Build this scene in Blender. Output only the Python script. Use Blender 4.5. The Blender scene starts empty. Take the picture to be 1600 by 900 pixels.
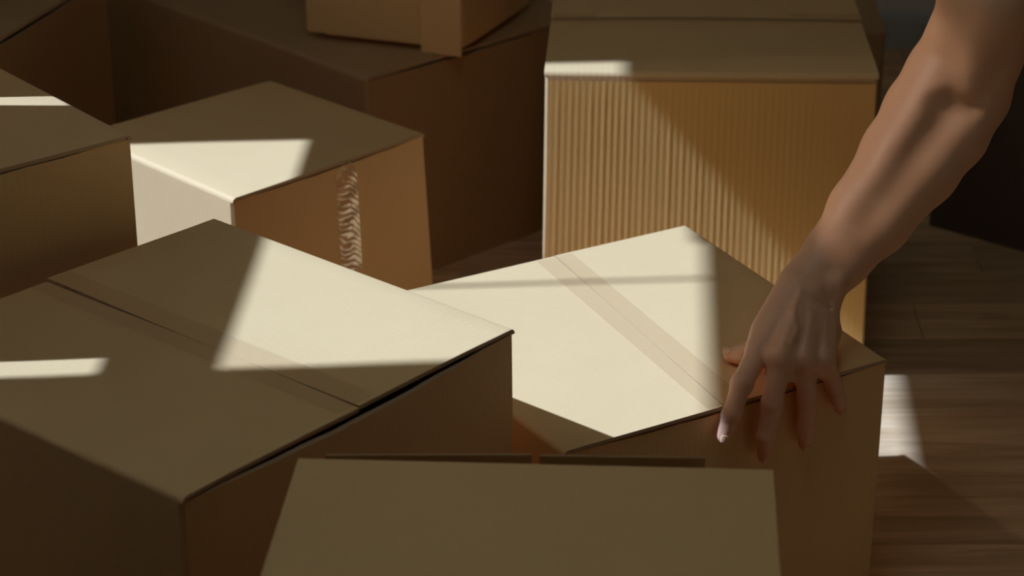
import bpy, bmesh, math, random
import numpy as np
from mathutils import Vector, Matrix

random.seed(7)
rng = np.random.default_rng(7)
scene = bpy.context.scene
COL = scene.collection

# ------------------------------------------------------------------ camera
cam_d = bpy.data.cameras.new('camera')
cam = bpy.data.objects.new('camera', cam_d)
COL.objects.link(cam)
cam.location = (0, 0, 1.5)
cam.rotation_euler = (math.radians(90 - 26), 0, 0)
cam_d.sensor_width = 36
cam_d.lens = 36 * 3800 / 1600
cam_d.dof.use_dof = True
cam_d.dof.focus_distance = 2.5
cam_d.dof.aperture_fstop = 6.3
cam_d.clip_start = 0.05
scene.camera = cam

# ------------------------------------------------------------------ world, sun, exposure
world = bpy.data.worlds.new('sky')
scene.world = world
world.use_nodes = True
wn = world.node_tree
bg = wn.nodes['Background']
bg.inputs[0].default_value = (0.84, 0.92, 1.0, 1)
bg.inputs[1].default_value = 1.75

SUN_DIR = Vector((1.0, 0.07, -1.14)).normalized()
sun_d = bpy.data.lights.new('sun', 'SUN')
sun = bpy.data.objects.new('sun', sun_d)
COL.objects.link(sun)
sun.rotation_euler = SUN_DIR.to_track_quat('-Z', 'Y').to_euler()
sun.location = (-4, 2, 6)
sun_d.energy = 9.2
sun_d.color = (0.405, 0.567, 1.0)
sun_d.angle = math.radians(0.7)

scene.view_settings.view_transform = 'Standard'
scene.view_settings.look = 'None'
scene.view_settings.gamma = 1
scene.view_settings.use_curve_mapping = False
scene.view_settings.exposure = 0.14
scene.cycles.diffuse_bounces = 8
scene.cycles.max_bounces = 14


# ------------------------------------------------------------------ materials
def new_mat(name):
    m = bpy.data.materials.new(name)
    m.use_nodes = True
    nt = m.node_tree
    b = nt.nodes['Principled BSDF']
    return m, nt, b


def N(nt, kind, **kw):
    n = nt.nodes.new(kind)
    for k, v in kw.items():
        if k in n.inputs:
            n.inputs[k].default_value = v
        else:
            setattr(n, k, v)
    return n


def cardboard(name, c0, c1, flute=0.15, pitch=0.0075):
    m, nt, b = new_mat(name)
    L = nt.links.new
    tc = N(nt, 'ShaderNodeTexCoord')
    oi = N(nt, 'ShaderNodeObjectInfo')
    n1 = N(nt, 'ShaderNodeTexNoise', Scale=9.0, Detail=5.0, Roughness=0.6)
    L(tc.outputs['Object'], n1.inputs['Vector'])
    mp = N(nt, 'ShaderNodeMapping')
    mp.inputs['Scale'].default_value = (900, 60, 300)
    L(tc.outputs['UV'], mp.inputs['Vector'])
    n2 = N(nt, 'ShaderNodeTexNoise', Scale=1.0, Detail=3.0)
    L(mp.outputs[0], n2.inputs['Vector'])
    n3 = N(nt, 'ShaderNodeTexNoise', Scale=420.0, Detail=2.0)
    L(tc.outputs['Object'], n3.inputs['Vector'])
    mix = N(nt, 'ShaderNodeMix', data_type='RGBA')
    mix.inputs['A'].default_value = (*c0, 1)
    mix.inputs['B'].default_value = (*c1, 1)
    add = N(nt, 'ShaderNodeMath', operation='MULTIPLY_ADD')
    add.inputs[1].default_value = 0.5
    L(n2.outputs['Fac'], add.inputs[0])
    mm = N(nt, 'ShaderNodeMath', operation='MULTIPLY')
    mm.inputs[1].default_value = 0.5
    L(n1.outputs['Fac'], mm.inputs[0])
    L(mm.outputs[0], add.inputs[2])
    L(add.outputs[0], mix.inputs['Factor'])
    hs = N(nt, 'ShaderNodeHueSaturation')
    mr = N(nt, 'ShaderNodeMapRange')
    mr.inputs['To Min'].default_value = 0.94
    mr.inputs['To Max'].default_value = 1.06
    L(oi.outputs['Random'], mr.inputs['Value'])
    L(mr.outputs[0], hs.inputs['Value'])
    L(mix.outputs['Result'], hs.inputs['Color'])
    L(hs.outputs[0], b.inputs['Base Color'])
    b.inputs['Roughness'].default_value = 0.62
    b.inputs['Specular IOR Level'].default_value = 0.3
    # relief: faint flutes of the corrugated core plus paper fibre
    sx = N(nt, 'ShaderNodeSeparateXYZ')
    L(tc.outputs['UV'], sx.inputs[0])
    m1 = N(nt, 'ShaderNodeMath', operation='MULTIPLY')
    m1.inputs[1].default_value = 2 * math.pi / pitch
    L(sx.outputs['X'], m1.inputs[0])
    sn = N(nt, 'ShaderNodeMath', operation='SINE')
    L(m1.outputs[0], sn.inputs[0])
    m2 = N(nt, 'ShaderNodeMath', operation='MULTIPLY')
    m2.inputs[1].default_value = flute
    L(sn.outputs[0], m2.inputs[0])
    a1 = N(nt, 'ShaderNodeMath', operation='MULTIPLY_ADD')
    a1.inputs[1].default_value = 1.0
    L(n3.outputs['Fac'], a1.inputs[0])
    L(m2.outputs[0], a1.inputs[2])
    a2 = N(nt, 'ShaderNodeMath', operation='MULTIPLY_ADD')
    a2.inputs[1].default_value = 1.2
    L(n1.outputs['Fac'], a2.inputs[0])
    L(a1.outputs[0], a2.inputs[2])
    bp = N(nt, 'ShaderNodeBump', Strength=0.35, Distance=0.0006)
    L(a2.outputs[0], bp.inputs['Height'])
    L(bp.outputs[0], b.inputs['Normal'])
    return m


M = {}
M['card'] = cardboard('kraft_cardboard', (0.79, 0.485, 0.195), (0.93, 0.595, 0.262))
M['card_shaded'] = cardboard('shade_toned_cardboard', (0.47, 0.285, 0.12), (0.54, 0.335, 0.145))  # kraft darkened: shade of G, H, K and F's back flaps put into colour
M['card_flute'] = cardboard('ribbed_cardboard', (0.88, 0.50, 0.145), (0.94, 0.55, 0.175), flute=0.0)
M['card_shade_dark'] = cardboard('shade_dark_cardboard', (0.115, 0.085, 0.06), (0.15, 0.11, 0.075))  # shade put into J's colour; keeps the added boxes from bouncing light
M['core'] = cardboard('cut_cardboard_edge', (0.42, 0.27, 0.13), (0.66, 0.45, 0.24), flute=1.0, pitch=0.004)


def tape_mat(name, col, rough, alpha):
    m, nt, b = new_mat(name)
    L = nt.links.new
    b.inputs['Base Color'].default_value = (*col, 1)
    b.inputs['Roughness'].default_value = rough
    tr = N(nt, 'ShaderNodeBsdfTransparent')
    tr.inputs[0].default_value = (0.975, 0.955, 0.92, 1)
    mx = N(nt, 'ShaderNodeMixShader')
    mx.inputs[0].default_value = alpha
    L(tr.outputs[0], mx.inputs[1])
    L(b.outputs[0], mx.inputs[2])
    L(mx.outputs[0], nt.nodes['Material Output'].inputs[0])
    return m, nt, b, mx


M['tape'] = tape_mat('clear_packing_tape', (0.74, 0.56, 0.34), 0.3, 0.12)[0]
# tape on the middle box end: bubbles and tears under it read as pale streaks
tw, nt, b, mx = tape_mat('bubbled_packing_tape', (1.0, 0.86, 0.64), 0.2, 0.3)
L = nt.links.new
tc = N(nt, 'ShaderNodeTexCoord')
nz = N(nt, 'ShaderNodeTexNoise', Scale=38.0, Detail=2.0)
L(tc.outputs['UV'], nz.inputs['Vector'])
sp = N(nt, 'ShaderNodeSeparateXYZ')
L(tc.outputs['UV'], sp.inputs[0])
w1 = N(nt, 'ShaderNodeMath', operation='MULTIPLY'); w1.inputs[1].default_value = 780
L(sp.outputs['Y'], w1.inputs[0])
w2 = N(nt, 'ShaderNodeMath', operation='MULTIPLY_ADD'); w2.inputs[1].default_value = 16
L(nz.outputs['Fac'], w2.inputs[0]); L(w1.outputs[0], w2.inputs[2])
w3 = N(nt, 'ShaderNodeMath', operation='SINE'); L(w2.outputs[0], w3.inputs[0])
w4 = N(nt, 'ShaderNodeMapRange')
w4.inputs['From Min'].default_value = -0.3
w4.inputs['From Max'].default_value = 0.5
w4.inputs['To Min'].default_value = 0.12
w4.inputs['To Max'].default_value = 1.0
w5 = N(nt, 'ShaderNodeMath', operation='MULTIPLY_ADD'); w5.inputs[1].default_value = 52.0; w5.inputs[2].default_value = -.85
L(sp.outputs['X'], w5.inputs[0])
w6 = N(nt, 'ShaderNodeMath', operation='ADD'); L(w3.outputs[0], w6.inputs[0]); L(w5.outputs[0], w6.inputs[1])
w7 = N(nt, 'ShaderNodeMapRange')
w7.inputs['From Min'].default_value = .262; w7.inputs['From Max'].default_value = .312
w7.inputs['To Min'].default_value = 0.0; w7.inputs['To Max'].default_value = -.95
L(sp.outputs['Y'], w7.inputs['Value'])
w8 = N(nt, 'ShaderNodeMath', operation='ADD'); L(w6.outputs[0], w8.inputs[0]); L(w7.outputs[0], w8.inputs[1])
L(w8.outputs[0], w4.inputs['Value'])
L(w4.outputs[0], mx.inputs[0])
b.inputs['Metallic'].default_value = 0.55
M['tape_bubbled'] = tw

# floor boards
m, nt, b = new_mat('oak_floor_board')
L = nt.links.new
tc = N(nt, 'ShaderNodeTexCoord'); oi = N(nt, 'ShaderNodeObjectInfo')
mp = N(nt, 'ShaderNodeMapping'); mp.inputs['Scale'].default_value = (3.0, 42, 10)
cb = N(nt, 'ShaderNodeCombineXYZ')
rm = N(nt, 'ShaderNodeMath', operation='MULTIPLY'); rm.inputs[1].default_value = 37.0
L(oi.outputs['Random'], rm.inputs[0]); L(rm.outputs[0], cb.inputs[0]); L(rm.outputs[0], cb.inputs[1])
L(cb.outputs[0], mp.inputs['Location']); L(tc.outputs['Object'], mp.inputs['Vector'])
g1 = N(nt, 'ShaderNodeTexNoise', Scale=1.0, Detail=6.0, Roughness=0.65, Distortion=0.6)
L(mp.outputs[0], g1.inputs['Vector'])
cr = N(nt, 'ShaderNodeValToRGB')
cr.color_ramp.elements[0].position = 0.36; cr.color_ramp.elements[0].color = (0.60, 0.34, 0.145, 1)
cr.color_ramp.elements[1].position = 0.66; cr.color_ramp.elements[1].color = (0.90, 0.59, 0.30, 1)
L(g1.outputs['Fac'], cr.inputs[0])
hs = N(nt, 'ShaderNodeHueSaturation')
mr = N(nt, 'ShaderNodeMapRange'); mr.inputs['To Min'].default_value = 0.8; mr.inputs['To Max'].default_value = 1.2
L(oi.outputs['Random'], mr.inputs['Value']); L(mr.outputs[0], hs.inputs['Value'])
L(cr.outputs[0], hs.inputs['Color']); L(hs.outputs[0], b.inputs['Base Color'])
b.inputs['Roughness'].default_value = 0.42
b.inputs['Specular IOR Level'].default_value = 0.35
bp = N(nt, 'ShaderNodeBump', Strength=0.25, Distance=0.0005)
L(g1.outputs['Fac'], bp.inputs['Height']); L(bp.outputs[0], b.inputs['Normal'])
M['oak'] = m


def plain(name, col, rough=0.8, nscale=6.0, var=0.06):
    m, nt, b = new_mat(name)
    L = nt.links.new
    tc = N(nt, 'ShaderNodeTexCoord')
    n = N(nt, 'ShaderNodeTexNoise', Scale=nscale, Detail=4.0)
    L(tc.outputs['Object'], n.inputs['Vector'])
    mix = N(nt, 'ShaderNodeMix', data_type='RGBA')
    mix.inputs['A'].default_value = (*[c * (1 - var) for c in col], 1)
    mix.inputs['B'].default_value = (*[c * (1 + var) for c in col], 1)
    L(n.outputs['Fac'], mix.inputs['Factor'])
    L(mix.outputs['Result'], b.inputs['Base Color'])
    b.inputs['Roughness'].default_value = rough
    return m


M['wall'] = plain('wall_plaster', (0.86, 0.79, 0.63), 0.9)
M['ceiling'] = plain('ceiling_plaster', (0.3, 0.28, 0.24), 0.95)
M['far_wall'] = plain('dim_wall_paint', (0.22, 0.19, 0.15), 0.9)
M['trim'] = plain('painted_trim', (0.55, 0.54, 0.45), 0.5)
M['frame'] = plain('painted_window_frame', (0.55, 0.54, 0.5), 0.45)
M['subfloor'] = plain('subfloor', (0.05, 0.035, 0.025), 0.9)

m, nt, b = new_mat('window_glass')
L = nt.links.new
tr = N(nt, 'ShaderNodeBsdfTransparent'); tr.inputs[0].default_value = (0.95, 0.97, 0.96, 1)
gl = N(nt, 'ShaderNodeBsdfGlossy'); gl.inputs['Roughness'].default_value = 0.02
fr = N(nt, 'ShaderNodeFresnel'); fr.inputs[0].default_value = 1.25
mx = N(nt, 'ShaderNodeMixShader')
L(fr.outputs[0], mx.inputs[0]); L(tr.outputs[0], mx.inputs[1]); L(gl.outputs[0], mx.inputs[2])
L(mx.outputs[0], nt.nodes['Material Output'].inputs[0])
M['glass'] = m

for nm, dens in (('blind', 0.52), ('blind_hem', 0.85)):
    m, nt, b = new_mat('sheer_' + nm + '_fabric')
    L = nt.links.new
    tr = N(nt, 'ShaderNodeBsdfTransparent'); tr.inputs[0].default_value = (1, 0.77, 0.58, 1)
    tl = N(nt, 'ShaderNodeBsdfTranslucent'); tl.inputs[0].default_value = (0.5, 0.44, 0.36, 1)
    mx = N(nt, 'ShaderNodeMixShader'); mx.inputs[0].default_value = dens
    L(tr.outputs[0], mx.inputs[1]); L(tl.outputs[0], mx.inputs[2])
    L(mx.outputs[0], nt.nodes['Material Output'].inputs[0])
    M[nm] = m

# skin
m, nt, b = new_mat('skin')
L = nt.links.new
tc = N(nt, 'ShaderNodeTexCoord')
n1 = N(nt, 'ShaderNodeTexNoise', Scale=22.0, Detail=4.0)
L(tc.outputs['Object'], n1.inputs['Vector'])
mix = N(nt, 'ShaderNodeMix', data_type='RGBA')
mix.inputs['A'].default_value = (0.85, 0.445, 0.235, 1)
mix.inputs['B'].default_value = (0.92, 0.525, 0.295, 1)
L(n1.outputs['Fac'], mix.inputs['Factor'])
at = N(nt, 'ShaderNodeAttribute', attribute_name='redness')
mix2 = N(nt, 'ShaderNodeMix', data_type='RGBA')
mix2.inputs['B'].default_value = (0.86, 0.345, 0.20, 1)
L(at.outputs['Fac'], mix2.inputs['Factor'])
L(mix.outputs['Result'], mix2.inputs['A'])
L(mix2.outputs['Result'], b.inputs['Base Color'])
b.inputs['Roughness'].default_value = 0.43
b.inputs['Specular IOR Level'].default_value = 0.35
b.inputs['Subsurface Weight'].default_value = 0.18
b.inputs['Subsurface Radius'].default_value = (1.0, 0.35, 0.18)
b.inputs['Subsurface Scale'].default_value = 0.006
vo = N(nt, 'ShaderNodeTexVoronoi', Scale=620.0)
L(tc.outputs['Object'], vo.inputs['Vector'])
n2 = N(nt, 'ShaderNodeTexNoise', Scale=160.0, Detail=3.0)
L(tc.outputs['Object'], n2.inputs['Vector'])
ad = N(nt, 'ShaderNodeMath', operation='ADD')
L(vo.outputs['Distance'], ad.inputs[0]); L(n2.outputs['Fac'], ad.inputs[1])
bp = N(nt, 'ShaderNodeBump', Strength=0.25, Distance=0.0007)
L(ad.outputs[0], bp.inputs['Height']); L(bp.outputs[0], b.inputs['Normal'])
M['skin'] = m
m, nt, b = new_mat('fingernail')
b.inputs['Base Color'].default_value = (0.88, 0.48, 0.23, 1)
b.inputs['Roughness'].default_value = 0.4
M['nail'] = m


# ------------------------------------------------------------------ object helpers
def link(name, verts, faces, mat, parent=None, uvs=None, smooth=False, mats=None, fmat=None):
    me = bpy.data.meshes.new(name)
    me.from_pydata([tuple(v) for v in verts], [], faces)
    if uvs is not None:
        ul = me.uv_layers.new(name='UVMap')
        for li, lp in enumerate(me.loops):
            ul.data[li].uv = uvs[lp.vertex_index]
    for mm in (mats or [mat]):
        me.materials.append(mm)
    if fmat:
        for p, k in zip(me.polygons, fmat):
            p.material_index = k
    bm = bmesh.new(); bm.from_mesh(me)
    bmesh.ops.recalc_face_normals(bm, faces=bm.faces)
    bm.to_mesh(me); bm.free()
    if smooth:
        me.shade_smooth()
    o = bpy.data.objects.new(name, me)
    COL.objects.link(o)
    if parent is not None:
        o.parent = parent
        o.matrix_parent_inverse = Matrix.Translation(-Vector(parent.location))
    return o


def empty(name, loc, label, cat, group=None):
    o = bpy.data.objects.new(name, None)
    o.empty_display_size = 0.05
    o.location = loc
    COL.objects.link(o)
    o['label'] = label
    o['category'] = cat
    if group:
        o['group'] = group
    return o


def boxmesh(x0, x1, y0, y1, z0, z1):
    v = [(x0, y0, z0), (x1, y0, z0), (x1, y1, z0), (x0, y1, z0),
         (x0, y0, z1), (x1, y0, z1), (x1, y1, z1), (x0, y1, z1)]
    f = [(0, 3, 2, 1), (4, 5, 6, 7), (0, 1, 5, 4), (1, 2, 6, 5), (2, 3, 7, 6), (3, 0, 4, 7)]
    return v, f


def lw(bx):
    # box on the left wall, which runs slightly askew to the boards
    v, f = boxmesh(*bx)
    return [(p[0] + .055 * (p[1] - 2.3), p[1], p[2]) for p in v], f


def struct(name, v, f, mat, parent=None):
    o = link(name, v, f, mat, parent)
    if parent is None:
        o['kind'] = 'structure'
    return o


# ------------------------------------------------------------------ room shell
X0, X1, Y0, Y1, ZC = -1.10, 3.2, -2.6, 4.05, 2.75
WY0, WY1 = 1.920, 2.778           # window opening between the jambs
WZ0, WZ1 = 0.80, 2.52
TOPZ = 1.81                        # lower edge of the sheer blind
HY0, HY1, HZ0, HZ1 = 1.26, 1.86, 2.02, 2.52   # added high window nearer to the camera, unseen
SX0, SX1, SY0, SY1 = -.45, .35, .9, 2.1   # added skylight, unseen, fills the tops from above
RAIL0, RAIL1 = 1.325, 1.421        # transom between the two sashes
floor = struct('floor', *boxmesh(X0 - .2, X1, Y0, Y1 + .1, -0.06, -0.012), M['subfloor'])
v, f = [], []
for bx in ((X0 - .2, X1, Y0, SY0, ZC, ZC + .1), (X0 - .2, X1, SY1, Y1 + .1, ZC, ZC + .1),
           (X0 - .2, SX0, SY0, SY1, ZC, ZC + .1), (SX1, X1, SY0, SY1, ZC, ZC + .1)):
    a, b_ = boxmesh(*bx)
    f += [tuple(i + len(v) for i in q) for q in b_]
    v += a
struct('ceiling', v, f, M['ceiling'])
struct('wall_back', *boxmesh(X0 - .2, X1, Y1, Y1 + .1, -0.012, ZC), M['wall'])
struct('wall_right', *boxmesh(X1, X1 + .1, Y0, Y1 + .1, -0.012, ZC), M['far_wall'])
struct('wall_front', *boxmesh(X0 - .2, X1, Y0 - .1, Y0, -0.012, ZC), M['far_wall'])
# left wall around the window opening (one mesh)
pad = 0.03
v, f = [], []
for bx in ((X0 - .12, X0, Y0, HY0, -0.012, ZC), (X0 - .12, X0, WY1 + pad, Y1, -0.012, ZC),
           (X0 - .12, X0, WY0 - pad, WY1 + pad, -0.012, WZ0 - pad), (X0 - .12, X0, WY0 - pad, WY1 + pad, WZ1 + pad, ZC),
           (X0 - .12, X0, HY0, HY1, -0.012, HZ0), (X0 - .12, X0, HY0, HY1, HZ1, ZC),
           (X0 - .12, X0, HY1, WY0 - pad, -0.012, ZC)):
    a, b_ = lw(bx)
    f += [tuple(i + len(v) for i in q) for q in b_]
    v += a
struct('wall_left', v, f, M['wall'])
# window in the left wall
fx0, fx1 = X0 - .03, X0
win = empty('window_1', (X0, (WY0 + WY1) / 2, WZ0), 'w', 'w')
del win['label']; del win['category']
win['kind'] = 'structure'
for nm, q in (('jamb', (fx0, fx1, WY0 - pad, WY0, WZ0 - pad, WZ1 + pad)),
              ('jamb', (fx0, fx1, WY1, WY1 + pad, WZ0 - pad, WZ1 + pad)),
              ('sill', (fx0, fx1 + .03, WY0, WY1, WZ0 - pad, WZ0)),
              ('head', (fx0, fx1, WY0, WY1, WZ1, WZ1 + pad)),
              ('transom', (fx0, fx1, WY0, 2.349, RAIL0, RAIL1)),
              ('sash_rail', (fx0, fx1, 2.349, WY1, 1.289, 1.430)),
              ('glazing_bar', (fx0 + .006, fx1 - .006, 2.349, 2.3545, RAIL1, WZ1))):
    link(nm, *lw(q), M['frame'], win)
link('pane', *lw((X0 - .02, X0 - .016, WY0, WY1, WZ0, RAIL0)), M['glass'], win)
link('pane', *lw((X0 - .02, X0 - .016, WY0, WY1, RAIL1, WZ1)), M['glass'], win)
win2 = empty('fill_skylight', ((SX0 + SX1) / 2, (SY0 + SY1) / 2, ZC), 'w', 'w')  # unseen skylight added for soft light from above
del win2['label']; del win2['category']
win2['kind'] = 'structure'
for nm, q in (('frame_rail', (SX0, SX0 + .04, SY0, SY1, ZC, ZC + .1)), ('frame_rail', (SX1 - .04, SX1, SY0, SY1, ZC, ZC + .1)),
              ('frame_rail', (SX0 + .04, SX1 - .04, SY0, SY0 + .04, ZC, ZC + .1)),
              ('frame_rail', (SX0 + .04, SX1 - .04, SY1 - .04, SY1, ZC, ZC + .1))):
    link(nm, *boxmesh(*q), M['frame'], win2)
link('pane', *boxmesh(SX0 + .04, SX1 - .04, SY0 + .04, SY1 - .04, ZC + .06, ZC + .066), M['glass'], win2)
# unseen high window, added to throw sun on the floor off frame
win3 = empty('added_high_window', (X0, (HY0 + HY1) / 2, HZ0), 'w', 'w')
del win3['label']; del win3['category']
win3['kind'] = 'structure'
for nm, q in (('jamb', (fx0, fx1, HY0, HY0 + .03, HZ0, HZ1)), ('jamb', (fx0, fx1, HY1 - .03, HY1, HZ0, HZ1)),
              ('sill', (fx0, fx1 + .02, HY0 + .03, HY1 - .03, HZ0, HZ0 + .03)),
              ('head', (fx0, fx1, HY0 + .03, HY1 - .03, HZ1 - .03, HZ1))):
    link(nm, *lw(q), M['frame'], win3)
link('pane', *lw((X0 - .02, X0 - .016, HY0 + .03, HY1 - .03, HZ0 + .03, HZ1 - .03)), M['glass'], win3)
struct('added_sky_blocker', *boxmesh(-9, -5.0, -6, 11, -3, 5.0), M['far_wall'])  # unseen wall added to block the low sky from the left window
# sheer roller blinds, one over each half of the window
for ya, yb, tz, up, lab in ((WY0 - .01, 2.452, TOPZ, 'blind', 'sheer roller blind over the half of left window nearer the camera'),
                            (2.448, WY1 + .01, TOPZ - .027, 'blind_hem', 'denser roller blind over the far half of left window')):
    ox = .012 if up == 'blind' else .024
    bl = empty('roller_blind', (X0 + .03, (ya + yb) / 2, tz), lab, 'blind')
    link('fabric', *lw((X0 + ox, X0 + ox + .0005, ya, yb, 2.06, WZ1 + .05)), M[up], bl)
    link('dense_hem', *lw((X0 + ox, X0 + ox + .0005, ya, yb, tz, 2.06)), M['blind_hem'], bl)
    link('hem_bar', *lw((X0 + ox - .004, X0 + ox + .005, ya, yb, tz - .004, tz + .01)), M['frame'], bl)
    link('roller', *lw((X0 + .001, X0 + .04, ya + .005, yb - .005, WZ1 + .05, WZ1 + .09)), M['frame'], bl)

# baseboard along the back wall
v, f = [], []
prof = [(0, 0), (-.016, 0), (-.016, .05), (-.010, .062), (0, .066)]
for x in (X0, X1):
    v += [(x, Y1 + p[0], -0.012 + .012 + p[1]) for p in prof]
n = len(prof)
f = [(i, (i + 1) % n, n + (i + 1) % n, n + i) for i in range(n)] + [tuple(range(n)), tuple(range(2 * n - 1, n - 1, -1))]
struct('baseboard_back', v, f, M['trim'])

# floor boards: every board an object, shared meshes
def board_mesh(w, d):
    h, c = 0.012, 0.0012
    v, f = [], []
    for z, ins in ((-h, 0.0004), (-c, 0.0004), (0, c + .0004)):
        v += [(ins, ins, z), (w - ins, ins, z), (w - ins, d - ins, z), (ins, d - ins, z)]
    for k in range(2):
        for i in range(4):
            j = (i + 1) % 4
            f.append((4 * k + i, 4 * k + j, 4 * k + 4 + j, 4 * k + 4 + i))
    f.append((8, 9, 10, 11)); f.append((3, 2, 1, 0))
    me = bpy.data.meshes.new('plank')
    me.from_pydata(v, [], f)
    me.materials.append(M['oak'])
    return me

BD = 0.104
meshes = {w: board_mesh(w, BD) for w in (0.42, 0.6, 0.78)}
y = 2.817 - 15 * BD
row = 0
while y < Y1 - .02:
    x = X0 - random.uniform(0, .5)
    while x < 2.0:
        w = random.choice((0.42, 0.6, 0.78))
        if x + w > X0:
            o = bpy.data.objects.new('plank', meshes[w])
            o.location = (x, y, 0)
            o.parent = floor
            COL.objects.link(o)
        x += w
    y += BD
    row += 1
# plain remainder of the floor, behind and beside the camera
link('underlay', *boxmesh(X0, X1, Y0, 2.817 - 15 * BD - .001, -0.012, -0.001), M['oak'], floor)
link('underlay', *boxmesh(2.3, X1, 2.817 - 15 * BD, Y1, -0.012, -0.013 + .011), M['oak'], floor)


# ------------------------------------------------------------------ cardboard boxes
T = 0.0042   # board thickness


def carton(name, label, top, z, z0=0.0, base=None, flaps=2, gap=(0.002, 0.004, 0.002, 0.004), bulge=0.003,
           lift=0.0, mat='card', group=None, seam=0.5, seam_b=None, flap_drop=(0.0, 0.0), fold=0.006, wave=0.0012, tilt=None):
    """top: four xy corners, counter-clockwise; flaps hinge on edges 0-1 and 2-3."""
    C4 = [Vector((p[0], p[1], 0)) for p in top]
    B4 = [Vector((p[0], p[1], 0)) for p in (base or top)]
    ctr = sum(C4, Vector()) / 4
    root = empty(name, (ctr.x, ctr.y, z0), label, 'box', group)
    mt = M[mat]
    # body ring
    NS = 12
    ringT, ringB, zt, per = [], [], [], []
    acc = 0.0
    for e in range(4):
        a, b_ = C4[e], C4[(e + 1) % 4]
        a2, b2 = B4[e], B4[(e + 1) % 4]
        ln = (b_ - a).length
        out = Vector(((b_ - a).y, -(b_ - a).x, 0)).normalized()
        cut = e in (1, 3)
        s0 = 0.0035 / ln
        for i in range(NS + 1):
            s = s0 + (1 - 2 * s0) * i / NS
            w = math.sin(math.pi * s)
            ringT.append(a.lerp(b_, s) + out * ((bulge if cut else 0.0) * w))
            ringB.append(a2.lerp(b2, s) + out * (bulge * .4 * w))
            if cut:
                g0, g1 = (gap[0], gap[1]) if e == 1 else (gap[2], gap[3])
                zt.append(z - T - g0 - g1 * w - .0006 * math.sin(31 * s + e))
            else:
                zt.append(z - fold)
            per.append(acc + ln * s)
        acc += ln
    n = len(ringT)
    levels = [0.0, 0.3, 0.6, 0.85, 1.0]
    v, uv = [], []
    for t in levels:
        for i in range(n):
            p = ringB[i].lerp(ringT[i], t)
            zz = z0 + (zt[i] - z0) * t
            v.append((p.x, p.y, zz)); uv.append((per[i], zz))
    f, fm = [], []
    for k in range(len(levels) - 1):
        for i in range(n):
            j = (i + 1) % n
            f.append((k * n + i, k * n + j, (k + 1) * n + j, (k + 1) * n + i)); fm.append(0)
    # inner wall
    for t in (1.0, 0.0):
        for i in range(n):
            p = ringB[i].lerp(ringT[i], t)
            q = p + (ctr - p).normalized() * (T * 1.35)
            zz = z0 + T + (zt[i] - z0 - T) * t
            v.append((q.x, q.y, zz)); uv.append((per[i], zz))
    o4, i4, i5 = (len(levels) - 1) * n, len(levels) * n, (len(levels) + 1) * n
    for i in range(n):
        j = (i + 1) % n
        f.append((o4 + i, o4 + j, i4 + j, i4 + i)); fm.append(1)
        f.append((i4 + i, i4 + j, i5 + j, i5 + i)); fm.append(0)
    f.append(tuple(range(n - 1, -1, -1))); fm.append(0)
    f.append(tuple(range(i5, i5 + n))); fm.append(0)
    body = link('body', v, f, mt, root, uv, mats=[mt, M['core']], fmat=fm)
    # flaps
    r = fold
    profile = [(0, -r), (r * .08, -r * .62), (r * .29, -r * .29), (r * .62, -r * .08), (r, 0)]
    NU, NV = 16, 10
    for k in range(flaps):
        h0, h1 = (C4[0], C4[1]) if k == 0 else (C4[2], C4[3])
        if flaps == 2:
            s0_, s1_ = (C4[3], C4[2]) if k == 0 else (C4[1], C4[0])
            sb = seam if seam_b is None else seam_b
            m0, m1 = h0.lerp(s0_, seam if k == 0 else 1 - sb), h1.lerp(s1_, sb if k == 0 else 1 - seam)
        else:
            m0, m1 = C4[3], C4[2]
        depth = ((m0 - h0).length + (m1 - h1).length) / 2
        vs = [(d / depth, h) for d, h in profile] + [((r + (depth - .0004 - r) * i / NV) / depth, 0) for i in range(1, NV + 1)]
        if flaps == 1:
            vs[-1:] = [((depth - dd) / depth, hh) for dd, hh in reversed(profile)]
        top_v, bot_v, uvs = [], [], []
        hl = (h1 - h0).length
        ph = random.uniform(0, 6)
        for iu in range(NU + 1):
            u = -0.001 / hl + (1 + 0.002 / hl) * iu / NU
            for iv, (t, h) in enumerate(vs):
                p = h0.lerp(h1, u).lerp(m0.lerp(m1, u), t)
                fold_mask = min(1, max(0, t * depth / .06))
                edge = min(1, max(0, (depth - t * depth) / .06)) if flaps == 1 else 1
                dz = wave * fold_mask * edge * math.sin(5 * u + ph + 2 * t) + fold_mask * edge * (lift * t * (1 if k == 0 else .7)) + flap_drop[k] * t
                zz = z + h + dz
                inw = (m0 - h0).normalized()
                top_v.append((p.x, p.y, zz))
                if t * depth < r * .9:
                    q = p + inw * T * .9
                    bot_v.append((q.x, q.y, min(zz, z - T)))
                elif flaps == 1 and (1 - t) * depth < r * .9:
                    q = p - inw * T * .9
                    bot_v.append((q.x, q.y, min(zz, z - T)))
                else:
                    bot_v.append((p.x, p.y, zz - T))
                uvs.append((u * hl, t * depth))
        nv = len(vs)
        cnt = len(top_v)
        V = top_v + bot_v
        UV = uvs + uvs
        F, FM = [], []
        for iu in range(NU):
            for iv in range(nv - 1):
                a = iu * nv + iv
                F.append((a, a + nv, a + nv + 1, a + 1)); FM.append(0)
                F.append((cnt + a, cnt + a + 1, cnt + a + nv + 1, cnt + a + nv)); FM.append(0)
        for iu in range(NU):
            for iv in (0, nv - 1):
                a = iu * nv + iv
                F.append((a, a + nv, cnt + a + nv, cnt + a)); FM.append(1)
        for iu in (0, NU):
            for iv in range(nv - 1):
                a = iu * nv + iv
                F.append((a, a + 1, cnt + a + 1, cnt + a)); FM.append(1)
        fl = link('top_flap', V, F, mt, root, UV, mats=[mt, M['core']], fmat=FM, smooth=True)
        fl.data.set_sharp_from_angle(angle=math.radians(40))
    return root, C4


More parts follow.
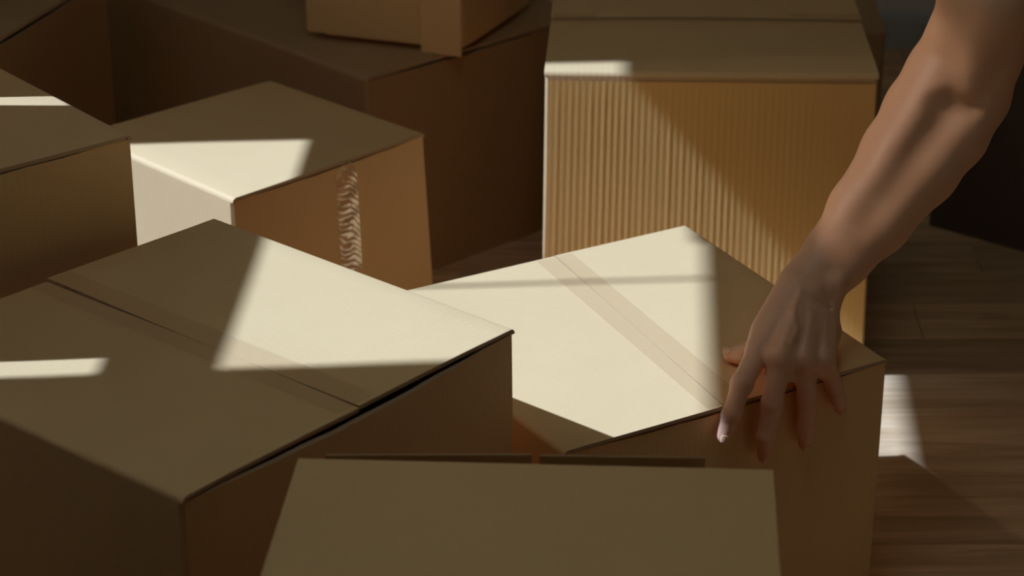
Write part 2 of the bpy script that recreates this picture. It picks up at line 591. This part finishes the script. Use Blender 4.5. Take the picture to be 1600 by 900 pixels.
def strip(name, parent, a, b_, width, z, mat, n=14, side=None, h=0.0004, crease=0.0, down=None, uvscale=1.0):
    """thin tape strip lying on a top from a to b (xy); down = length folded down the end wall at b."""
    a, b_ = Vector((*a, 0)), Vector((*b_, 0))
    d = (b_ - a).normalized()
    s = Vector((-d.y, d.x, 0))
    path = [(a.lerp(b_, i / n), z, i / n * (b_ - a).length) for i in range(n + 1)]
    v, uv, f = [], [], []
    W = 5
    for p, zz, l in path:
        for j in range(W):
            q = p + s * width * (j / (W - 1) - .5)
            v.append((q.x, q.y, zz + h + (crease * math.cos(math.pi * (j - 2) / 2) * (1 if j == 2 else .2)))); uv.append((j / (W - 1) * width, l))
    for i in range(n):
        for j in range(W - 1):
            k = i * W + j
            f.append((k, k + 1, k + W + 1, k + W))
    return link(name, v, f, mat, parent, uv)


GRP = 'cardboard moving boxes'
# A  big box front left
A4 = [(-.612, 2.018), (-.277, 1.752), (.002, 2.067), (-.308, 2.321)]
boxA, cA = carton('cardboard_box', 'large box front left, sunlit right half, seam across its flat top', A4, .45,
                  gap=(.0008, .003, .001, .003), bulge=.008, lift=.001, group=GRP, flap_drop=(-.0012, .0006), wave=.0010,
                  base=[(-.612, 2.018), (-.272, 1.752), (.006, 2.067), (-.308, 2.321)])
strip('clear_tape', boxA, (-.457, 2.167), (-.1385, 1.9105), .05, .4526, M['tape'], crease=.0006)
# B  box under the hand
B4 = [(-.163, 2.387), (.050, 2.057), (.393, 2.252), (.206, 2.587)]
boxB, cB = carton('cardboard_box', 'brightly sunlit taped box under the gripping hand', B4, .32,
                  gap=(.0005, .003, .001, .003), bulge=.0, group=GRP, wave=.0003, seam=.575, seam_b=.475)
strip('packing_tape', boxB, (.0475, 2.4980), (.2165, 2.1515), .046, .3208, M['tape'], crease=.0007)
# C  tall upright box with ribbed front
C4_ = [(.041, 2.828), (.4526, 2.815), (.460, 3.236), (.064, 3.240)]
boxC, cC = carton('cardboard_box', 'box with ribbed corrugated front standing behind the forearm', C4_, .42,
                  bulge=.001, group=GRP, seam=.47, mat='card', flap_drop=(-.002, .002),
                  base=[(.038, 2.828), (.4596, 2.815), (.463, 3.236), (.062, 3.24)])
# D  middle left box
D4 = [(-.545, 2.855), (-.334, 2.652), (-.111, 2.860), (-.319, 3.043)]
boxD, cD = carton('cardboard_box', 'smaller box left of centre with torn bubbled tape down its orange side', D4, .325,
                  flaps=1, gap=(.0005, .002, .001, .002), bulge=.002, group=GRP, wave=.0004,
                  base=[(-.545, 2.855), (-.334, 2.648), (-.096, 2.860), (-.312, 3.05)])
# E  box at the left edge
E4 = [(-1.041, 2.347), (-.745, 2.008), (-.385, 2.278), (-.681, 2.617)]
boxE, cE = carton('cardboard_box', 'tall box cut off by left edge with thin strip of sun on top', E4, .562,
                  flaps=1, gap=(.0005, .002, .001, .002), bulge=.002, group=GRP, wave=.0006)
# F  foreground box
F4 = [(-.214, 1.36), (.193, 1.36), (.218, 1.769), (-.179, 1.788)]
boxF, cF = carton('cardboard_box', 'nearest box at bottom centre in shade, cut off by the lower edge', F4, .47,
                  bulge=.001, group=GRP, wave=.0004, flap_drop=(0, 0))
# G  big low box at the back
G4 = [(-.626, 3.478), (-.196, 3.063), (.113, 3.330), (-.308, 3.745)]
boxG, cG = carton('cardboard_box', 'wide shade-darkened box at back centre carrying a smaller box', G4, .32,
                  gap=(.001, .003, .001, .003), group=GRP, wave=.0004, mat='card_shaded')
# H  back left
H4 = [(-1.046, 2.985), (-.718, 2.871), (-.571, 3.264), (-.899, 3.378)]
boxH, cH = carton('cardboard_box', 'shade-darkened box in top left corner behind the left edge box', H4, .40, group=GRP, wave=.0004, mat='card_shaded')
# I  small box on G
I4 = [(-.289, 3.217), (-.068, 3.148), (.028, 3.340), (-.195, 3.408)]
boxI, cI = carton('cardboard_box', 'small box resting on top of wide back box, front flap strip', I4, .60, z0=.331, group=GRP, wave=.0004)
# K  box behind C
K4 = [(.20, 3.30), (.537, 3.30), (.537, 3.62), (.20, 3.62)]
boxK, cK = carton('cardboard_box', 'low box mostly hidden behind the ribbed box', K4, .3015, mat='card_shaded', group=GRP, wave=.0004)  # shade of its front put into the board colour
# J  box at right, shade put into its colour
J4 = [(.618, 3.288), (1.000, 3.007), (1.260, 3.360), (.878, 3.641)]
boxJ, cJ = carton('cardboard_box', 'shade-darkened box at right behind the arm', J4, .62, mat='card_shade_dark', group=GRP, wave=.0004)
# two unseen boxes added on E, their gap shapes its strip of sun
for nm, q in (('near', [(-.885, 1.985), (-.66, 1.985), (-.66, 2.342), (-.885, 2.342)]),
              ('far', [(-.865, 2.371), (-.64, 2.371), (-.64, 2.475), (-.865, 2.475)])):
    carton('cardboard_box', 'added unseen sun-blocking box on the left edge box, %s of the pair' % ('wider one' if nm == 'near' else 'narrower one'),
           q, .80, z0=.5645, group=GRP, wave=.0003)

# unseen stack added left of the camera to shade the large front box
L4 = [(-.99, 1.16), (-.60, 1.13), (-.57, 1.58), (-.96, 1.61)]
carton('cardboard_box', 'lower box of the added light-blocking stack at far left', L4, .52, mat='card_shade_dark', group=GRP, wave=.0004)
carton('cardboard_box', 'upper box of the added light-blocking stack at far left',
       [(-.97, 1.18), (-.61, 1.16), (-.59, 1.56), (-.95, 1.58)], .98, z0=.5225, mat='card_shade_dark', group=GRP, wave=.0004)

carton('cardboard_box', 'added unseen box just below the picture, darkening the large front box',
       [(-.55, 1.27), (-.245, 1.27), (-.245, 1.62), (-.55, 1.62)], .42, mat='card_shade_dark', group=GRP, wave=.0004)  # unseen box added to darken the left face of A

# ribbed front panel of C: real vertical flutes
p0, p1 = Vector((.0455, 2.8265, 0)), Vector((.4500, 2.8135, 0))
out = Vector(((p1 - p0).y, -(p1 - p0).x, 0)).normalized()
nf, per, NVZ = 49, 8, 24
Wd = (p1 - p0).length
v, uv, f = [], [], []
ph = rng.uniform(-.5, .5, nf + 1); amp = rng.uniform(.6, 1.25, nf + 1)
for iz in range(NVZ + 1):
    zz = .006 + (.4085 - .006) * iz / NVZ
    for i in range(nf * per + 1):
        s = i / (nf * per)
        k = min(i // per, nf - 1)
        c = (0.5 - 0.5 * math.cos(2 * math.pi * i / per)) * amp[k] * (0.85 + .15 * math.sin(9 * iz / NVZ * 6 + 5 * ph[k]))
        fade = min(1, min(s, 1 - s) * 30) * min(1, (NVZ - iz) / 1.0)
        q = p0.lerp(p1, s) + out * (.0014 + .00034 * c * fade * (1.0 if s < .82 else .45))
        v.append((q.x + .002 * (1 - iz / NVZ) * (s - .5) * 6, q.y, zz)); uv.append((s * Wd, zz))
m_ = nf * per + 1
for iz in range(NVZ):
    for i in range(m_ - 1):
        k = iz * m_ + i
        f.append((k, k + 1, k + m_ + 1, k + m_))
o = link('ribbed_panel', v, f, M['card_flute'], boxC, uv, smooth=True)
o['label'] = 'panel with vertical corrugated ribs'
# taped seam of C
strip('seam_tape', boxC, (.0555, 3.020), (.4560, 3.017), .03, .4215, M['tape'])

# bubbled tape on D's orange side
a, b_ = Vector((-.334, 2.652, 0)), Vector((-.111, 2.860, 0))
d = (b_ - a).normalized(); out = Vector((d.y, -d.x, 0)); ln = (b_ - a).length
c0 = 0.565 * ln
v, uv, f = [], [], []
for iz in range(25):
    zz = .321 - .15 * iz / 24
    for j in range(7):
        t = j / 6 - .5
        low = Vector((-.334, 2.648, 0)).lerp(Vector((-.096, 2.860, 0)), .565) - (a + d * c0)
        q = a + low * (1 - zz / .325) + d * (c0 + t * .034 * (1 if iz > 3 else .7 + .1 * iz)) + out * (.0034 + .0007 * math.sin(iz * 1.3 + j) * (j not in (0, 6)) + (.0012 if j == 3 else 0))
        v.append((q.x, q.y, zz)); uv.append((j / 6 * .034, zz + .05 * (t ** 2) * (1 if t > 0 else -.4)))
for iz in range(24):
    for j in range(6):
        k = iz * 7 + j
        f.append((k, k + 1, k + 8, k + 7))
o = link('torn_tape', v, f, M['tape_bubbled'], boxD, uv, smooth=True)
o['label'] = 'strip of clear tape with pale bubbles and a wrinkle'

# overlapping front strip of I
a, b_ = Vector((-.289, 3.217, 0)), Vector((-.068, 3.148, 0))
d = (b_ - a).normalized(); out = Vector((d.y, -d.x, 0)); ln = (b_ - a).length
v = []
for zz in (.3215, .60):
    for t, o_ in ((ln - .058, .007), (ln + .001, .009), (ln + .001, .004), (ln - .058, .002)):
        q = a + d * t + out * o_
        v.append((q.x, q.y, zz))
link('overlap_strip', v, [(0, 1, 5, 4), (1, 2, 6, 5), (2, 3, 7, 6), (3, 0, 4, 7), (0, 3, 2, 1), (4, 5, 6, 7)], M['card'], boxI)
q4 = [Vector((p[0], p[1], 0)).lerp(Vector((-.131, 3.278, 0)), .17) for p in I4]
link('bottom_flap', [(q.x, q.y, zz) for zz in (.3215, .3312) for q in q4],
     [(3, 2, 1, 0), (4, 5, 6, 7), (0, 1, 5, 4), (1, 2, 6, 5), (2, 3, 7, 6), (3, 0, 4, 7)], M['card'], boxI)

# folded back flaps of F peeping out behind its top
a, b_ = Vector((.218, 1.769, 0)), Vector((-.179, 1.788, 0))
d = (b_ - a).normalized(); out = Vector((d.y, -d.x, 0)); ln = (b_ - a).length
for s0, s1, h0_, h1_ in ((.14, .492, .0022, .0008), (.508, .95, .0014, -.0040)):
    v = []
    n_ = 8
    for i in range(n_ + 1):
        s = s0 + (s1 - s0) * i / n_
        hh = h0_ + (h1_ - h0_) * i / n_
        for o_, zz in ((.0100, .30), (.0100, .4690 + hh), (.0112, .4695 + hh), (.0125, .4685 + hh), (.0125, .30)):
            q = a + d * (ln * s) + out * o_
            v.append((q.x, q.y, zz))
    f = []
    for i in range(n_):
        for j in range(5):
            k = i * 5 + j; k2 = i * 5 + (j + 1) % 5
            f.append((k, k2, k2 + 5, k + 5))
    f += [(4, 3, 2, 1, 0), tuple(n_ * 5 + j for j in range(5))]
    link('folded_back_flap', v, f, M['card_shaded'], boxF)  # darker board stands in for the shaded slot


# ------------------------------------------------------------------ the reaching arm: one surface grown from a distance field
VOX = 0.0020
lo = np.array([.165, 2.08, .225]); hi = np.array([.63, 2.56, .98])
dims = np.ceil((hi - lo) / VOX).astype(int) + 1
SD = np.full(dims, 0.05, np.float32)
RED = []


def local(bmin, bmax):
    i0 = np.maximum(((bmin - lo) / VOX).astype(int), 0)
    i1 = np.minimum(((bmax - lo) / VOX).astype(int) + 2, dims)
    sl = tuple(slice(i0[k], i1[k]) for k in range(3))
    g = [(lo[k] + VOX * np.arange(i0[k], i1[k])).astype(np.float32) for k in range(3)]
    return sl, g[0][:, None, None], g[1][None, :, None], g[2][None, None, :]


def cap_dist(a, b, ra, rb, X, Y, Z):
    d = b - a
    L2 = float(d @ d) + 1e-12
    t = ((X - a[0]) * d[0] + (Y - a[1]) * d[1] + (Z - a[2]) * d[2]) / L2
    t = np.clip(t, 0, 1)
    dx = X - a[0] - t * d[0]; dy = Y - a[1] - t * d[1]; dz = Z - a[2] - t * d[2]
    return np.sqrt(dx * dx + dy * dy + dz * dz) - (ra + (rb - ra) * t)


def cap(a, b, ra, rb, k=0.006, sub=False):
    a, b = np.array(a, float), np.array(b, float)
    R = max(ra, rb) + max(k * 1.3, .004) + .004
    sl, X, Y, Z = local(np.minimum(a, b) - R, np.maximum(a, b) + R)
    d = cap_dist(a, b, ra, rb, X, Y, Z)
    s = SD[sl]
    if sub:
        h = np.clip(.5 - .5 * (s + d) / k, 0, 1)
        SD[sl] = s + (-d - s) * h + k * h * (1 - h)
    else:
        h = np.clip(.5 + .5 * (s - d) / k, 0, 1)
        SD[sl] = s + (d - s) * h - k * h * (1 - h)


def chain(pts, rads, k=0.006):
    for i in range(len(pts) - 1):
        cap(pts[i], pts[i + 1], rads[i], rads[i + 1], k)


V3 = lambda *a: np.array(a, float)
P_ = V3(.80, -.26, -.54)           # across the forearm, towards the little-finger side
Wr = V3(.305, 2.257, .398)
El = V3(.466, 2.410, .550)
FW = V3(0.0, -.90, .44)            # towards the viewer
# forearm / upper arm sections: centre, half width
SEC = [(V3(.3050, 2.2570, .3980), .0330), (V3(.3370, 2.2830, .4235), .0345), (V3(.3715, 2.3145, .4540), .0450),
       (V3(.4180, 2.3590, .4980), .0545), (V3(.4475, 2.3880, .5300), .0595), (V3(.4710, 2.4070, .5650), .0590),
       (V3(.4855, 2.4060, .6100), .0535), (V3(.4910, 2.4000, .6560), .0510), (V3(.5050, 2.3950, .72), .052),
       (V3(.5250, 2.3950, .82), .055), (V3(.5400, 2.4000, .905), .056)]
for i in range(len(SEC) - 1):
    (c0, r0), (c1, r1) = SEC[i], SEC[i + 1]
    cap(c0, c1, r0 * .74, r1 * .74, .010)
    cap(c0 - P_ * r0 * .32, c1 - P_ * r1 * .32, r0 * .66, r1 * .66, .012)
    cap(c0 + P_ * r0 * .30, c1 + P_ * r1 * .30, r0 * .66, r1 * .66, .012)
# muscle bellies and elbow hollow
cap(V3(.377, 2.318, .486), V3(.448, 2.388, .574), .016, .024, .016)     # brachioradialis, thumb side
cap(V3(.398, 2.330, .456), V3(.455, 2.372, .517), .017, .025, .016)     # flexors
cap(V3(.362, 2.268, .470), V3(.452, 2.346, .560), .0030, .0095, .026, sub=True)   # groove between them
cap(V3(.440, 2.345, .570), V3(.478, 2.352, .563), .005, .006, .018, sub=True)
cap(V3(.474, 2.372, .578), V3(.492, 2.372, .66), .010, .026, .016)      # biceps tendon
# wrist: ulna knob
cap(V3(.329, 2.243, .405), V3(.331, 2.245, .409), .010, .010, .010)
# palm
J = {
 'index': [V3(.2501, 2.1964, .3577), V3(.2303, 2.1560, .3415), V3(.2193, 2.1405, .3150), V3(.2122, 2.1368, .2924)],
 'middle': [V3(.2698, 2.1790, .3590), V3(.2625, 2.1640, .3145), V3(.2575, 2.1590, .2790), V3(.2568, 2.1622, .2543)],
 'ring': [V3(.2945, 2.1855, .3520), V3(.3012, 2.1860, .3070), V3(.3011, 2.1860, .2735), V3(.3017, 2.1893, .2526)],
 'pinky': [V3(.3170, 2.1960, .3470), V3(.3290, 2.2015, .3185), V3(.3353, 2.2045, .2985), V3(.3389, 2.2100, .2830)],
}
RAD = {'index': (.0125, .0108, .0092, .0076), 'middle': (.0125, .0106, .0090, .0075),
       'ring': (.0118, .0098, .0085, .0070), 'pinky': (.0108, .0085, .0074, .0062)}
carp = {'index': Wr + V3(-.016, -.010, -.002), 'middle': Wr + V3(-.006, -.012, .002),
        'ring': Wr + V3(.006, -.012, -.001), 'pinky': Wr + V3(.016, -.008, -.008)}
for k_ in J:
    cap(carp[k_], J[k_][0], .0175, RAD[k_][0] + .0006, .009)
cap(J['index'][0], J['middle'][0], .0105, .0105, .006)
cap(J['middle'][0], J['ring'][0], .0105, .0102, .006)
cap(J['ring'][0], J['pinky'][0], .0102, .0098, .006)
# thumb side of the hand
cap(V3(.2880, 2.2500, .4010), V3(.2590, 2.2200, .3700), .0165, .0140, .010)
cap(V3(.2830, 2.2440, .3880), V3(.2540, 2.2110, .3600), .0165, .0130, .010)
# palm pads resting on the lid
cap(V3(.292, 2.236, .362), V3(.262, 2.206, .343), .020, .015, .010)
cap(V3(.322, 2.240, .358), V3(.314, 2.205, .336), .018, .013, .010)
cap(V3(.300, 2.220, .352), V3(.285, 2.196, .340), .018, .014, .010)
# fingers
for k_ in J:
    chain(J[k_], RAD[k_], .0035)
    p, r = J[k_], RAD[k_]
    for q in (1, 2):
        cap(p[q], p[q] + (p[q] - p[q - 1]) * .02, r[q] * 1.05, r[q] * 1.05, .004)
    cap(p[0] + V3(0, -.002, .003), p[0] + V3(0, -.001, .002), r[0] * .82, r[0] * .82, .008)     # knuckle
    # web between finger roots
cap(J['middle'][0] * .55 + J['middle'][1] * .45 + V3(.008, .004, 0), J['ring'][0] * .6 + J['ring'][1] * .4 + V3(-.007, .002, 0), .006, .006, .006)
cap(J['ring'][0] * .62 + J['ring'][1] * .38 + V3(.006, .003, 0), J['pinky'][0] * .6 + J['pinky'][1] * .4 + V3(-.006, .002, 0), .005, .005, .006)
# thumb, lying on the lid
TH = [V3(.288, 2.252, .372), V3(.262, 2.240, .346), V3(.240, 2.2345, .3335), V3(.2265, 2.2415, .3300)]
chain(TH, (.018, .0130, .0102, .0084), .006)
# skin fold across the wrist, hollow beside the ulna
cap(V3(.292, 2.2270, .4180), V3(.310, 2.2225, .4030), .0020, .0020, .005, sub=True)
cap(V3(.310, 2.2225, .4030), V3(.324, 2.2280, .3890), .0020, .0016, .005, sub=True)
cap(V3(.316, 2.222, .4180), V3(.326, 2.228, .4020), .003, .003, .010, sub=True)
# tendons on the back of the hand
for k_, h in (('index', .0060), ('middle', .0075), ('ring', .0070), ('pinky', .0045)):
    p0, p1 = carp[k_], J[k_][0]
    up = V3(-.10, -.62, .78)
    cap(p0 * .6 + p1 * .4 + up * .0150, p1 + up * .0122, .0020, .0030, .006)
# a vein across the hand and along the forearm
vein = [V3(.292, 2.226, .409), V3(.284, 2.209, .396), V3(.287, 2.194, .384), V3(.281, 2.181, .376)]
for a_, b2_ in zip(vein[:-1], vein[1:]):
    cap(a_, b2_, .0018, .0018, .004)
# wrist crease and finger joint creases
for k_ in J:
    p, r = J[k_], RAD[k_]
    for q in (1, 2):
        ax = (p[q] - p[q - 1]); ax /= np.linalg.norm(ax)
        R_ = r[q] + .006
        sl, X, Y, Z = local(p[q] - R_, p[q] + R_)
        t = (X - p[q][0]) * ax[0] + (Y - p[q][1]) * ax[1] + (Z - p[q][2]) * ax[2]
        SD[sl] += (.00035 * np.cos(t * 2 * np.pi / .0036) * np.exp(-(t / .0045) ** 2)).astype(np.float32)


def surface_nets(S):
    neg = S < 0
    nx, ny, nz = S.shape
    cnt = np.zeros((nx - 1, ny - 1, nz - 1), np.uint8)
    for dx in (0, 1):
        for dy in (0, 1):
            for dz in (0, 1):
                cnt += neg[dx:nx - 1 + dx, dy:ny - 1 + dy, dz:nz - 1 + dz]
    cell = (cnt > 0) & (cnt < 8)
    ids = np.argwhere(cell)
    idx = np.full(cell.shape, -1, np.int64)
    idx[cell] = np.arange(len(ids))
    cor = [(a, b, c) for a in (0, 1) for b in (0, 1) for c in (0, 1)]
    val = np.stack([S[ids[:, 0] + a, ids[:, 1] + b, ids[:, 2] + c] for a, b, c in cor], 1)
    acc = np.zeros((len(ids), 3)); num = np.zeros(len(ids))
    for i in range(8):
        for j in range(i + 1, 8):
            if sum(abs(cor[i][k] - cor[j][k]) for k in range(3)) != 1:
                continue
            m = (val[:, i] < 0) != (val[:, j] < 0)
            t = np.zeros(len(ids)); t[m] = val[m, i] / (val[m, i] - val[m, j])
            p = np.array(cor[i])[None] + t[:, None] * (np.array(cor[j]) - np.array(cor[i]))[None]
            acc[m] += p[m]; num[m] += 1
    vts = ids + acc / num[:, None]
    quads = []
    for ax in range(3):
        o1, o2 = (ax + 1) % 3, (ax + 2) % 3
        s0 = [slice(None)] * 3; s1 = [slice(None)] * 3
        s0[ax] = slice(0, -1); s1[ax] = slice(1, None)
        ch = neg[tuple(s0)] != neg[tuple(s1)]
        e = np.argwhere(ch)
        e = e[(e[:, o1] > 0) & (e[:, o2] > 0) & (e[:, o1] < S.shape[o1] - 1) & (e[:, o2] < S.shape[o2] - 1)]
        flip = neg[e[:, 0], e[:, 1], e[:, 2]]
        q = []
        for d1, d2 in ((0, 0), (-1, 0), (-1, -1), (0, -1)):
            c = e.copy(); c[:, o1] += d1; c[:, o2] += d2
            q.append(idx[c[:, 0], c[:, 1], c[:, 2]])
        q = np.stack(q, 1)
        q[~flip] = q[~flip][:, ::-1]
        quads.append(q)
    return vts, np.concatenate(quads)


vts, quads = surface_nets(SD)
vts = vts * VOX + lo
# light smoothing
for it in range(3):
    acc = np.zeros_like(vts); num = np.zeros(len(vts))
    for a_, b2_ in ((0, 1), (1, 2), (2, 3), (3, 0)):
        np.add.at(acc, quads[:, a_], vts[quads[:, b2_]]); np.add.at(num, quads[:, a_], 1)
        np.add.at(acc, quads[:, b2_], vts[quads[:, a_]]); np.add.at(num, quads[:, b2_], 1)
    vts = vts * .45 + .55 * acc / num[:, None]
vts = vts + np.array([.4927, -.8702, 0]) * .0018 + np.array([0, 0, .0005])   # rests on the lid and its edge
person = link('person', vts, [tuple(int(i) for i in q) for q in quads], M['skin'], smooth=True)
person['label'] = 'bare arm of a person reaching in from top right, hand gripping the sunlit box'
person['category'] = 'person'
red = np.zeros(len(vts), np.float32)
for k_ in J:
    for q, w in ((0, .35), (1, .55), (2, .5), (3, .75)):
        dd = np.linalg.norm(vts - J[k_][q], axis=1)
        red = np.maximum(red, w * np.exp(-(dd / .014) ** 2))
red = np.maximum(red, .7 * np.exp(-(np.linalg.norm(vts - TH[3], axis=1) / .014) ** 2))
at_ = person.data.attributes.new('redness', 'FLOAT', 'POINT')
at_.data.foreach_set('value', red.astype(np.float32))


def nail(tip, prev, outw, r, w, l):
    d = Vector(tip - prev).normalized()
    m_ = Vector(outw); m_ = (m_ - d * m_.dot(d)).normalized()
    s = d.cross(m_).normalized()
    c = Vector(tip) + d * (r * .15)
    v, f = [], []
    NU, NV = 7, 7
    for layer in (0, 1):
        for i in range(NU):
            for j in range(NV):
                u = (i / (NU - 1) - .5) * 2; t = (j / (NV - 1) - .5) * 2
                rr = math.sqrt(max(0, 1 - .25 * t ** 4 - 0.0))
                ang = u * w / r * rr * .5 * 2
                rad = r * (1.0 + (.05 if layer == 0 else -.12)) - .0006 * max(0, t) ** 2
                v.append(c + d * (t * l * .5 * (1 - .18 * u * u) ) + m_ * (rad * math.cos(ang)) + s * (rad * math.sin(ang)))
    n2 = NU * NV
    for i in range(NU - 1):
        for j in range(NV - 1):
            k = i * NV + j
            f.append((k, k + 1, k + NV + 1, k + NV)); f.append((n2 + k, n2 + k + NV, n2 + k + NV + 1, n2 + k + 1))
    for i in range(NU - 1):
        for j in (0, NV - 1):
            k = i * NV + j
            f.append((k, k + NV, n2 + k + NV, n2 + k))
    for j in range(NV - 1):
        for i in (0, NU - 1):
            k = i * NV + j
            f.append((k, k + 1, n2 + k + 1, n2 + k))
    v = [q + Vector((.4927, -.8702, 0)) * .0018 + Vector((0, 0, .0005)) for q in v]
    link('fingernail', v, f, M['nail'], person, smooth=True)


nail(J['index'][3], J['index'][2], (.25, -.95, .3), RAD['index'][3], .0052, .0095)
nail(J['middle'][3], J['middle'][2], (.35, -.9, .1), RAD['middle'][3], .0050, .0090)
nail(J['ring'][3], J['ring'][2], (.3, -.9, .1), RAD['ring'][3], .0048, .0088)
nail(J['pinky'][3], J['pinky'][2], (.3, -.9, .1), RAD['pinky'][3], .0040, .0075)
nail(TH[3], TH[2], (.0, -.35, .95), .0084, .0060, .0110)
